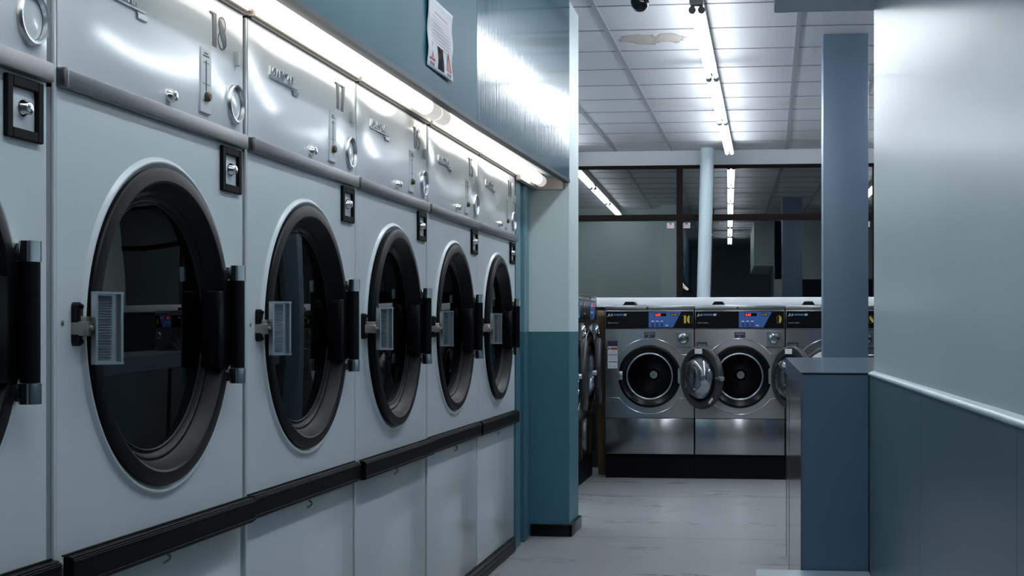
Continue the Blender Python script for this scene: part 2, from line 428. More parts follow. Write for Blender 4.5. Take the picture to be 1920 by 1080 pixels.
# exposed ceiling grid
g = MB()
for k in range(-3, 8):
    x = -.435 + .62 * k
    if -3.1 < x < 5.1: g.box(x - .016, x + .016, -3.6, 15.2, CEIL - .006, CEIL + .002)
struct(g.build('trim_1', M['tbar'], smooth=0), 'grey ceiling grid runners')
g = MB()
for k in range(-18, 10):
    y = 8.885 + .67 * k
    if -3.6 < y < 15: 
        g.box(-3.1, 5.1, y - .0045, y + .0045, CEIL - .004, CEIL + .002)
struct(g.build('trim_2', M['gap'], smooth=0), 'thin dark cross joints of the ceiling tiles')

struct(MB().box(-3.2, -3.05, 7.6, 15.6, 0, CEIL).build('wall_left', M['dado2'], smooth=0))
struct(MB().box(-2.45, -2.3, -3.7, 7.55, 0, CEIL).build('wall_dryers', M['dado2'], smooth=0))
struct(MB().box(5.05, 5.2, -3.7, 15.6, 0, CEIL).build('wall_far_right', M['dado2'], smooth=0))
struct(MB().box(-3.2, 5.2, -3.85, -3.7, 0, CEIL).build('wall_front', M['dark_wall'], smooth=0))
# partition at the end of the dryer row: cross wall, filler with post, thick nib
p = MB().box(-3.05, -1.5, 7.56, 7.72, 0, CEIL).box(-1.56, -1.5, 7.56, 8.05, 0, CEIL)
p.box(-1.5, -1.181, 8.05, 8.44, 0, CEIL, .004, 1)
struct(p.build('wall_partition', M['dado'], smooth=0))
q = MB().box(-1.5, -1.411, 7.56, 7.70, 0, EYE + .83).box(-1.5, -1.435, 7.70, 7.80, 0, EYE + .83).box(-1.5, -1.405, 7.80, 7.93, 0, EYE + .83, .003, 1).box(-1.5, -1.425, 7.93, 8.049, 0, EYE + .83)
struct(q.build('trim_16', M['filler'], smooth=0), 'narrow teal filler strips between the dryers and the nib')
bb = MB().box(-1.412, -1.165, 8.03, 8.0499, 0, .072, .004).box(-1.18, -1.162, 8.03, 8.45, 0, .072, .004)
struct(bb.build('baseboard_partition', M['black_gloss']))
sk = MB().box(-1.42, -1.405, 1.45, 7.47, 0, .075)
for zz in (.012, .036, .060):
    sk.cyl((-1.404, 1.45, zz), (-1.404, 7.47, zz), .011, 10)
struct(sk.build('baseboard_left', M['rubber']), 'ribbed black skirting along the dryer row')

# back wall with lintel and night windows, turned very slightly
BW = bpy.data.objects.new('wall_back', None)
def bw(mb, name, m, parent=None, **k): return mb.build(name, m, parent, **k)
b = MB().box(-3.2, 5.2, 0, .15, EYE + 1.785, CEIL).box(-3.2, 5.2, 0, .15, 0, .55)
wb = b.build('wall_back', M['beam'], loc=(0, 14.95, 0), smooth=0); wb.rotation_euler.z = .0150; struct(wb)
edges = [-3.12, -.975, 1.135, 3.2, 5.2]
for i in range(4):
    x0, x1 = edges[i], edges[i + 1]
    f = MB(); w = .034
    z0, z1 = .55, EYE + 1.785
    f.box(x0, x0 + w, -.03, .05, z0, z1).box(x1 - w, x1, -.03, .05, z0, z1)
    f.box(x0 + w, x1 - w, -.03, .05, z1 - .035, z1).box(x0 + w, x1 - w, -.03, .05, z0, z0 + .06)
    f.box(x0 + w, x1 - w, -.03, .05, EYE + 1.182, EYE + 1.248)
    fo = f.build('window_%d' % (i + 1), M['frame'], loc=(0, 14.95, 0), smooth=0); fo.rotation_euler.z = .0150; struct(fo)
    MB().box(x0 + w, x1 - w, 0, .006, EYE + 1.248, z1 - .035).build('pane', M['pane'], fo, smooth=0)
    MB().box(x0 + w, x1 - w, 0, .006, z0 + .06, EYE + 1.182).build('pane', M['pane'], fo, smooth=0)

# small warning stickers at the top corners of the lower panes
def bwp(x, y, z):
    c, s_ = cos(.015), sin(.015)
    return (x * c - y * s_, 14.95 + x * s_ + y * c, z)
stk = []
for i, (x, side) in enumerate(((-1.075, 'on the left side of the brown mullion near the pipe'), (-.90, 'between the brown mullion and the pale pipe'), (1.035, 'in the narrow gap right of the blue column'))):
    so = empty('window_sticker', bwp(x, -.003, EYE + 1.13), 'small white warning sticker ' + side, 'sticker', 'window stickers', rz=.015)
    MB().box(-.039, .039, 0, .002, -.03, .03).build('label', M['lbl_white'], so, smooth=0)
    r = MB().box(-.014, .014, -.001, 0, .010, .026)
    add_text(r, 'FIRE EXIT', .017, (0, -.001, -.012), (1, 0, 0), (0, 0, 1), .0004, align='CENTER')
    r.build('print', M['red'], so, smooth=0)

# ledge behind the washers
struct(MB().box(-2.6, 4.9, 12.06, 12.6, EYE + .195, EYE + .279, .004).build('trim_3', M['white']), 'white boxed ledge running behind the washers')
struct(MB().box(-2.6, 4.9, 12.10, 12.56, 0, EYE + .195).build('trim_4', M['riser'], smooth=0), 'dark service riser under the white ledge')
pp = MB().cyl((-.715, 14.80, EYE + .1), (-.668, 14.80, CEIL), .073, 28)
pp.cyl((-.6875, 14.80, EYE + 1.02), (-.686, 14.80, EYE + 1.03), .0765, 28)
tag(pp.build('pipe_column', M['pipe']), 'pale blue round pipe rising to the ceiling in front of the window', 'pipe')

# right wall stub: upper gloss paint, lower laminate, pale bead between
def rx(y): return .363 + .0253 * (4.81 - y)
yn, yf = -3.7, 4.97
wr = MB(); quad_box(wr, [(rx(yf) + .012, yf), (rx(yn) + .012, yn), (rx(yn) + .16, yn), (rx(yf) + .16, yf)], 1.07, CEIL)
struct(wr.build('wall_right', M['wall_up'], smooth=0))
wl = MB()
ys = [yf, 3.62, 2.40, 1.18, -.04, -3.7]
for a, c in zip(ys, ys[1:]):
    quad_box(wl, [(rx(a) - .004, a - .0015), (rx(c) - .004, c + .0015), (rx(c) + .16, c + .0015), (rx(a) + .16, a - .0015)], 0, 1.065)
struct(wl.build('trim_5', M['wall_low'], smooth=0), 'slate laminate dado on the right wall')
bd = MB()
prof = [(.014, 1.063), (-.006, 1.064), (-.009, 1.068), (-.008, 1.073), (.001, 1.078), (.014, 1.081)]
bd.sheet(lambda a, c: (rx(yf + (yn - yf) * a) + prof[round(c * 5)][0], yf + (yn - yf) * a, prof[round(c * 5)][1]), 1, 5)
struct(bd.build('trim_6', M['ledge'], smooth=80), 'pale bead along the top of the right dado')
# soffit over the bench
struct(MB().box(.016, .385, 1.2, 4.98, EYE + 1.141, CEIL, .003, 1).build('trim_7', M['soffit']), 'grey green soffit box over the bench')
struct(MB().box(.39, 5.05, 4.83, 4.97, EYE + .9, CEIL).build('trim_8', M['dado2'], smooth=0), 'bulkhead behind the right wall')

# column
cl = MB().box(.352, .648, 9.16, 9.46, 0, CEIL, .006, 2)
tag(cl.build('column', M['column']), 'square slate blue column standing behind the half height counter', 'column', kind='structure')

# fascia over the dryers
fa = radians(-.0128 * 180 / pi)
fx = lambda y: (-1.262 + (y - 3.55) * .0105) if y < 5.738 else (-1.239 + (y - 5.738) * .0252)
fz0, fz1 = EYE + .88, CEIL
f = MB()
quad_box(f, [(fx(-3.6), -3.6), (fx(5.736), 5.736), (fx(5.736) - .03, 5.736), (fx(-3.6) - .03, -3.6)], fz0, fz1)
struct(f.build('trim_15', M['teal_old'], smooth=0), 'duller near panel of the teal fascia')
f = MB()
quad_box(f, [(fx(5.74), 5.74), (fx(8.049), 8.049), (fx(8.049) - .03, 8.049), (fx(5.74) - .03, 5.74)], fz0, fz1)
struct(f.build('trim_9', M['teal'], smooth=0), 'glossy teal fascia panel over the dryers')
f = MB()
for a, c in ((-3.6, 5.737), (5.739, 8.049)): quad_box(f, [(fx(a) + .004, a), (fx(c) + .004, c), (fx(c) - .034, c), (fx(a) - .034, a)], fz0 - .012, fz0 + .006)
struct(f.build('trim_10', M['teal_edge'], smooth=0), 'dark lower lip of the fascia')
f = MB()
for a, c in ((-3.6, 5.737), (5.739, 8.049)): quad_box(f, [(fx(a) - .03, a), (fx(c) - .03, c), (-1.30, c), (-1.31, a)], EYE + .895, EYE + .91)
struct(f.build('trim_11', M['under'], smooth=0), 'grey underside of the fascia')
# slanted pelmet carrying the strip lights
def slant(mb, y0, y1, off, t, a=(-1.405, EYE + .900), b_=(-1.29, EYE + .912)):
    ax, az = a; bx, bz = b_
    n = Vector((bz - az, 0, -(bx - ax))).normalized()
    P = lambda q, y, o: Vector((q[0], y, q[1])) + n * o
    vs = [P(a, y0, off), P(b_, y0, off), P(b_, y1, off), P(a, y1, off), P(a, y0, off + t), P(b_, y0, off + t), P(b_, y1, off + t), P(a, y1, off + t)]
    bv = [mb.bm.verts.new(v) for v in vs]
    for q in ((0, 1, 2, 3), (7, 6, 5, 4), (0, 4, 5, 1), (1, 5, 6, 2), (2, 6, 7, 3), (3, 7, 4, 0)): mb.bm.faces.new([bv[i] for i in q])
    return mb
s_ = MB(); slant(s_, -3.6, 8.048, -.010, .006); s_.box(-1.404, -1.398, -3.6, 8.048, EYE + .862, EYE + .905)
struct(s_.build('trim_12', M['under'], smooth=0), 'pelmet panel behind the strip lights')
struct(MB().box(-1.40, -1.37, 7.50, 8.048, EYE + .83, EYE + .95, .003, 1).build('trim_13', M['panel_grey']), 'brown grey end of the light pelmet')
struct(MB().box(-1.3695, -1.215, 8.03, 8.049, EYE + .828, EYE + .90).build('trim_14', M['panel_grey'], smooth=0), 'brown grey strip across the nib')  # flat brown grey strip on the front of the nib
for y0, y1, lab in ((.30, 2.72, 'lit strip light over the dryer cut off at the picture edge'),
                    (2.90, 5.28, 'long lit strip light over dryers 18 and 17, under the fascia'),
                    (5.46, 7.86, 'lit strip light over dryers 15 and 14, under the fascia')):
    r = empty('strip_light', (0, 0, 0), lab, 'light', 'strip lights over the dryers')
    LC = (-1.333, EYE + .868)
    MB().cyl((LC[0], y0 + .06, LC[1]), (LC[0], y1 - .06, LC[1]), .033, 28).build('diffuser', M['diffuser'], r, smooth=60)
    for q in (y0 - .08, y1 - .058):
        MB().cyl((LC[0], q, LC[1]), (LC[0], q + .138, LC[1]), .033, 28).build('faint_glow_end', M['diffuser_end'], r)
    MB().box(LC[0] - .022, LC[0] + .022, y0, y1, LC[1] + .030, EYE + .896, .002, 1).build('batten', M['under'], r)

# ------------------------------------------------------------------ ceiling battens
def make_batten(L=2.05):
    r = empty('fluorescent_light', (0, 0, 0), '', '')
    MB().box(-.040, .040, -.06, L + .06, .030, .055, .003).box(-.028, .028, -.06, L + .06, .055, .12, .003).build('spine', M['spine'], r)
    for sx in (-.026, .026):
        MB().cyl((sx, .012, 0), (sx, L - .012, 0), .0165, 16).build('tube', M['tube'], r)
    for yy in (-.012, L - .006):
        h = MB().box(-.022, .022, yy, yy + .018, .02, .08, .003)
        for sx in (-.026, .026):
            h.cyl((sx, yy, 0), (sx, yy + .018, 0), .021, 16)
            h.box(sx - .010, sx + .010, yy, yy + .018, .0, .06, .002, 1)
        h.build('lamp_holder', M['holder'], r)
    return r
ZL = EYE + 1.83
bat = make_batten()
first = True
rows = [(-.415, 7.87, 'twin tube ceiling light nearest along the middle row, beside the brown ceiling stain', 'middle'),
        (-.415, 10.06, 'second twin tube ceiling light along the middle row', 'middle'),
        (-.415, 12.23, 'farthest twin tube ceiling light of the middle row, by the white lintel', 'middle'),
        (-.415, 5.45, 'twin tube ceiling light whose bare end shows at the top of the picture', 'middle'),
        (-.415, 2.95, 'twin tube ceiling light over the aisle, seen only mirrored in the window', 'middle'),
        (-.415, .45, 'twin tube ceiling light at the street end, smallest in the window reflection', 'middle'),
        (-2.2, 7.90, 'twin tube light behind the dryer partition, low end of the left window reflection', 'left'),
        (-2.2, 10.10, 'twin tube light above the side washers, middle of the left window reflection', 'left'),
        (-2.2, 12.30, 'twin tube light in the left corner, nearest its window reflection', 'left'),
        (1.45, 8.0, 'twin tube light on the right side nearest the counter, hidden by the right wall', 'right'),
        (1.45, 10.2, 'twin tube light on the right side, reflected in the pane beside the column', 'right'),
        (1.45, 12.4, 'twin tube light on the right side nearest the windows', 'right')]
for x, y, lab, row in rows:
    o = bat if first else copy_tree(bat)
    first = False
    o.location = (x, y, ZL); tag(o, lab, 'light', 'ceiling battens of the %s row' % row)

# ------------------------------------------------------------------ tumble dryer
DW = .965
DX = -1.41
DC = (.485, 1.236)          # door centre (y, z) in the dryer's frame
def make_dryer():
    r = empty('tumble_dryer', (0, 0, 0), '', '')
    # cabinet with a round opening
    mb = MB(); bm = mb.bm
    y0, y1, z0, z1, R = 0, DW, .705, 1.712, .352
    angs = sorted(set([i * 2 * pi / 96 for i in range(96)] + [atan2(z - DC[1], y - DC[0]) % (2 * pi) for y in (y0, y1) for z in (z0, z1)]))
    inner, outer, tube = [], [], []
    for a in angs:
        c, s = cos(a), sin(a)
        t = min((y1 - DC[0]) / c if c > 1e-9 else 1e9, (y0 - DC[0]) / c if c < -1e-9 else 1e9,
                (z1 - DC[1]) / s if s > 1e-9 else 1e9, (z0 - DC[1]) / s if s < -1e-9 else 1e9)
        inner.append(bm.verts.new((0, DC[0] + R * c, DC[1] + R * s)))
        outer.append(bm.verts.new((0, DC[0] + t * c, DC[1] + t * s)))
        tube.append(bm.verts.new((-.06, DC[0] + R * c, DC[1] + R * s)))
    n = len(angs)
    for i in range(n):
        j = (i + 1) % n
        bm.faces.new((inner[i], inner[j], outer[j], outer[i])); bm.faces.new((tube[i], tube[j], inner[j], inner[i]))
    # sides, top, back
    back = [bm.verts.new((-.78, v.co.y, v.co.z)) for v in outer]
    for i in range(n):
        j = (i + 1) % n
        bm.faces.new((outer[i], outer[j], back[j], back[i]))
    bm.faces.new(back)
    cab = mb.build('cabinet', M['enamel'], r, smooth=30)
    # raised pressed rim round the opening
    MB().lathe([(.395, -.001), (.390, .003), (.387, .007), (.383, .009), (.379, .007), (.374, .001), (.352, .0)], (0, DC[0], DC[1]), 'X', 96).build('door_rim', M['enamel'], cab, smooth=60)
    MB().lathe([(.352, -.04), (.345, -.05), (.30, -.055), (.30, -.60), (.0, -.60)], (0, DC[0], DC[1]), 'X', 64).build('drum', M['drum'], r, smooth=40)
    MB().box(-.006, .0, -.0095, -.001, .08, 2.074, .001, 1).build('edge_strip', M['enamel_low'], r)
    lp = MB().box(-.70, -.004, 0, DW, .078, .703, .004).build('lower_panel', M['enamel_low'], r)
    hk = [(.0 + .010 * sin(t), .497 + .006 * cos(t * .6), .702 - .020 * t / pi) for t in [i * pi / 8 for i in range(10)]]
    MB().tube(hk, .0035, 8).build('catch_hook', M['bracket'], lp)
    # control panel, very slightly pillowed sheet
    cp = MB()
    def pf(a, c):
        y, z = DW * a, 1.752 + (2.074 - 1.752) * c
        k = (1 - (2 * a - 1) ** 6) * (1 - (2 * c - 1) ** 4)
        return (.001 + .005 * k + .0010 * sin(a * 7.5 + c * 2.0) * k, y, z)
    cp.sheet(pf, 40, 16)
    cp.box(-.78, -.001, 0, DW, 1.752, 2.074)
    cp = cp.build('control_panel', M['enamel_panel'], r, smooth=50)
    XP = .0065
    bg = MB(); add_text(bg, 'LOADSTAR', .034, (XP, .146, 1.950), (0, 1, 0), (0, 0, 1), .003, shear=.25, offset=.0012, space=1.12)
    bg.box(XP, XP + .004, .146, .372, 1.940, 1.945, .001, 1)
    bg.box(XP, XP + .004, .330, .380, 1.923, 1.939, .002, 1)
    bg.build('badge', M['chrome'], cp)
    tp = MB().box(.004, XP + .002, .676, .740, 1.770, 1.932, .001, 1).build('temperature_plate', M['plate'], cp)
    sl = MB().box(XP + .002, XP + .0026, .7055, .7105, 1.80, 1.902)
    for zz, w in ((1.895, .018), (1.842, .022), (1.80, .018)): sl.box(XP + .002, XP + .0025, .708 - w, .708 + w, zz, zz + .0014)
    for zz, w in ((1.918, .012), (1.911, .018)): sl.box(XP + .002, XP + .0025, .708 - w, .708 + w, zz, zz + .003)
    sl.build('temperature_scale', M['ink_dark'], cp, smooth=0)
    MB().lathe([(0, .012), (.008, .012), (.0115, .009), (.0115, 0)], (XP + .002, .708, 1.811), 'X', 20).build('temperature_knob', M['brown_knob'], cp)
    MB().box(.004, XP + .010, .898, .910, 1.925, 1.964, .002).build('coin_hook', M['plate'], cp)
    MB().lathe([(.053, -.002), (.053, .006), (.049, .012), (.044, .011), (.042, .003)], (.003, .902, 1.825), 'X', 40).build('lens_ring', M['alu'], cp, smooth=60)
    MB().lathe([(.0425, .001), (.03, .003), (0, .0035)], (.003, .902, 1.825), 'X', 40).build('lens', M['enamel_panel'], cp, smooth=60)
    MB().lathe([(.0165, -.002), (.0165, .006), (.012, .010), (.012, .016), (.009, .018), (0, .018)], (.005, .505, 1.779), 'X', 24).build('panel_lock', M['chrome'], cp, smooth=50)
    ts = MB().box(-.01, .018, 0, DW, 1.7125, 1.7505, .003).box(-.002, .021, 0, .012, 1.711, 1.752, .003).build('trim_strip', M['steel_strip'], r)
    tt = MB().box(-.02, .020, 0, DW - .002, 2.083, 2.112, .003).box(-.002, .023, 0, .012, 2.081, 2.114, .003)
    tt.build('top_trim', M['cream'], r)
    MB().box(-.02, .010, .004, DW - .006, 2.0745, 2.083).build('trim_shade_strip', M['ink_dark'], r, smooth=0)  # dark strip standing in for the shade under the top trim
    # coin lock in its black frame
    lf = MB(); a, b_, c, d, w = .812, .940, 1.588, 1.705, .020
    lf.box(0, .010, a, a + w, c, d, .002, 1).box(0, .010, b_ - w, b_, c, d, .002, 1).box(0, .010, a + w, b_ - w, c, c + w, .002, 1).box(0, .010, a + w, b_ - w, d - w, d, .002, 1)
    lf = lf.build('lock_frame', M['black_matte'], r)
    MB().lathe([(.017, 0), (.017, .006), (.012, .011), (.012, .017), (.010, .019), (0, .019)], (0, .876, 1.648), 'X', 24).build('lock', M['chrome'], lf, smooth=50)
    # door, hung on an axis at its right edge
    HY_, HX = .846, .028
    dr = bpy.data.objects.new('door', None)
    dc = (-HX, DC[0] - HY_, DC[1])
    prof = [(.352, -.03), (.369, -.003), (.371, .004), (.371, .010), (.368, .014), (.363, .016), (.339, .017), (.334, .014), (.317, -.018), (.314, -.021), (.307, -.021), (.304, -.025), (.299, -.030), (.295, -.033), (.288, -.033)]
    door = MB().lathe(prof, dc, 'X', 96).build('door', M['black'], r, loc=(HX, HY_, 0), smooth=28)
    MB().lathe([(.296, -.031), (.18, -.027), (.08, -.0255), (0, -.025)], dc, 'X', 64).build('door_glass', M['glass_door'], door, smooth=60)
    MB().lathe([(.2925, -.0315), (.289, -.028), (.2855, -.0315)], dc, 'X', 96).build('glass_bead', M['rubber'], door, smooth=60)
    MB().box(-.060, -.008, -.082, -.012, DC[1] - .106, DC[1] + .092, .005).build('hinge_block', M['black_gloss'], door)
    # pull handle: ribbed tray, angled out of the door
    hw, hh = .062, .150
    th = radians(38)
    org = Vector((.030 - HX, .084 - HY_, DC[1] - hh / 2 - .004))
    u = Vector((sin(th), cos(th), 0)); v = Vector((0, 0, 1)); nn = Vector((cos(th), -sin(th), 0))
    h = MB()
    def tray(a0, a1, c0, c1, d0, d1):
        P = lambda a, c, d: org + u * a + v * c + nn * d
        vs = [h.bm.verts.new(P(a, c, d)) for a in (a0, a1) for c in (c0, c1) for d in (d0, d1)]
        for f in ((0, 1, 3, 2), (4, 6, 7, 5), (0, 4, 5, 1), (2, 3, 7, 6), (0, 2, 6, 4), (1, 5, 7, 3)): h.bm.faces.new([vs[i] for i in f])
    tray(0, hw, 0, hh, -.003, .0)
    tray(0, .005, 0, hh, 0, .018); tray(hw - .005, hw, 0, hh, 0, .012); tray(0, hw, 0, .005, 0, .014); tray(0, hw, hh - .005, hh, 0, .014)
    nr = 24
    for k in range(nr):                       # saw-tooth finger ribs
        z = .008 + k * (hh - .016) / nr; dz = (hh - .016) / nr
        P = lambda a_, c_, d_: org + u * a_ + v * c_ + nn * d_
        vs = [h.bm.verts.new(P(a_, c_, d_)) for a_ in (.010, hw - .020) for c_, d_ in ((z, 0), (z + dz, 0), (z + dz * .8, .006))]
        for q in ((0, 1, 2), (3, 5, 4), (0, 2, 5, 3), (2, 1, 4, 5), (0, 3, 4, 1)): h.bm.faces.new([vs[i_] for i_ in q])
    h.build('handle', M['alu'], door, smooth=0)
    bk = MB().box(-.034, .006, .056 - HY_, .100 - HY_, DC[1] - .020, DC[1] + .010, .003).box(-.034, .001, .064 - HY_, .112 - HY_, DC[1] - .012, DC[1] + .020, .003)
    bk.lathe([(.006, 0), (.006, .006), (0, .008)], (.006, .072 - HY_, DC[1] - .004), 'X', 14)
    bk.build('handle_bracket', M['bracket'], door)
    lt = MB()
    pts = [(.010 * cos(a) + .0, (.035 if a < pi else -.035) + .010 * sin(a)) for a in [i * 2 * pi / 24 for i in range(24)]]
    lt.prism(pts, (.0, .066, DC[1] + .004), (0, 1, 0), (0, 0, 1), .016, .003)
    for q in (-.036, .036): lt.lathe([(.005, 0), (.005, .004), (0, .006)], (.016, .066, DC[1] + .004 + q), 'X', 12)
    lt.build('latch_plate', M['black_gloss'], r)
    sc = MB()
    sc.lathe([(.005, 0), (.005, .002), (0, .003)], (.0, .020, DC[1] + .006), 'X', 12)
    sc.build('body_screw', M['bracket'], r)
    hg = MB().cyl((HX + .006, HY_, DC[1] - .107), (HX + .006, HY_, DC[1] + .119), .0185, 24).box(-.0, HX, HY_ - .010, HY_ + .010, DC[1] - .10, DC[1] + .12, .002, 1)
    hg = hg.build('hinge', M['black_gloss'], r)
    for zz in (.1195, -.1465):
        MB().cyl((HX + .006, HY_, DC[1] + zz), (HX + .006, HY_, DC[1] + zz + .039), .0205, 24).box(0, HX, HY_ - .014, HY_ + .014, DC[1] + zz + .004, DC[1] + zz + .036, .002, 1).build('hinge_cap', M['chrome'], hg, smooth=50)
    # bumper rail channel
    MB().box(.0, .018, -.006, DW - .004, .712, .778, .002, 1).box(.018, .023, -.006, DW - .004, .716, .774, .0015, 1).box(.018, .025, -.006, DW - .004, .765, .770, .001, 1).box(.018, .025, -.006, DW - .004, .719, .724, .001, 1).box(-.003, .004, -.006, DW - .004, .778, .781).build('bumper_rail', M['rail'], r)
    return r

dry = make_dryer()
spec = [(18, 2.590, .016, 0., 'white tumble dryer numbered 18 with black round door, nearest one fully in view'),
        (19, 1.585, .012, 0., 'white tumble dryer cut off at the left picture edge, no number visible'),
        (17, 3.592, .000, 0., 'white tumble dryer numbered 17, second from the near end with number visible'),
        (16, 4.575, .014, 1.4, 'white tumble dryer numbered 16 with its black door slightly ajar'),
        (15, 5.572, .000, .1, 'white tumble dryer numbered 15, next to last in the row'),
        (14, 6.549, .006, 1.3, 'white tumble dryer numbered 14 at the far end beside the teal partition')]
roots = []
for i, (num, y, off, ajar, lab) in enumerate(spec):
    o = dry if i == 0 else copy_tree(dry)
    o.location = (DX, y, 0); tag(o, lab, 'tumble dryer', 'tumble dryers in the left row')
    child(o, 'bumper_rail').location.x = off
    child(o, 'door').rotation_euler.z = radians(ajar)
    roots.append((num, o))
for num, o in roots:
    if num == 19: continue
    cp = child(o, 'control_panel')
    nb = MB(); add_number(nb, str(num), .085, (.0066, .738, 1.949), (0, 1, 0), (0, 0, 1), .0012)
    nb.build('number', M['ink'], cp, smooth=0)

# ------------------------------------------------------------------ notice on the fascia
fang = math.atan(.0105)
nt_ = empty('notice', (fx(4.90), 4.90, EYE + .965), 'curling white paper notice with red warning triangles taped on the teal fascia', 'notice', rz=-fang)
PW, PH = .375, .262
def curl(a, c): return .004 + .005 * sin(c * 6.0 + a * 1.5) ** 2 + .010 * max(0, c - .8) * 3 * (1 - a)
def pp_(a, c): return (curl(a, c), PW * a, PH * c + .012 * a * (1 - c) * 0)
pm = MB().sheet(pp_, 12, 22).build('paper', M['paper'], nt_, smooth=80)
md = pm.modifiers.new('thick', 'SOLIDIFY'); md.thickness = .0006
def on_paper(mb, poly):
    """thin print that follows the curl"""
    vs = [mb.bm.verts.new((curl(a, c) + .0012, PW * a, PH * c)) for a, c in poly]
    mb.bm.faces.new(vs)
ln = MB()
def strip(mb, a0, a1, c0, c1, n=6):
    for i in range(n):
        p, q = a0 + (a1 - a0) * i / n, a0 + (a1 - a0) * (i + 1) / n
        on_paper(mb, [(p, c0), (q, c0), (q, c1), (p, c1)])
strip(ln, .24, .80, .80, .835)
for k in range(9): strip(ln, .16 + .02 * (k % 3), .90 - .03 * (k % 2), .745 - .047 * k, .757 - .047 * k)
ln.build('print_lines', M['pink'], nt_, smooth=0)
tr = MB()
for cx in (.17, .83):
    t0, t1, t2 = (cx - .115, .115), (cx + .115, .115), (cx, .40)
    i0, i1, i2 = (cx - .068, .145), (cx + .068, .145), (cx, .325)
    for A, B, C_, D in ((t0, t1, i1, i0), (t1, t2, i2, i1), (t2, t0, i0, i2)): on_paper(tr, [A, B, C_, D])
    on_paper(tr, [(cx - .03, .155), (cx + .03, .155), (cx + .018, .21), (cx, .27), (cx - .018, .21)])
tr.build('warning_triangle', M['red'], nt_, smooth=0)
ph = MB()
for i in range(6): on_paper(ph, [(.38, .05 + .055 * i), (.62, .05 + .055 * i), (.62, .105 + .055 * i), (.38, .105 + .055 * i)])
ph.build('printed_picture', M['photo'], nt_, smooth=0)
tx = MB()
for cx in (.17, .83): add_text(tx, 'FIRE RISK', .0165, (curl(cx, .07) + .002, PW * cx, PH * .045), (0, 1, 0), (0, 0, 1), .0002, align='CENTER')
tx.build('caption', M['ink_dark'], nt_, smooth=0)

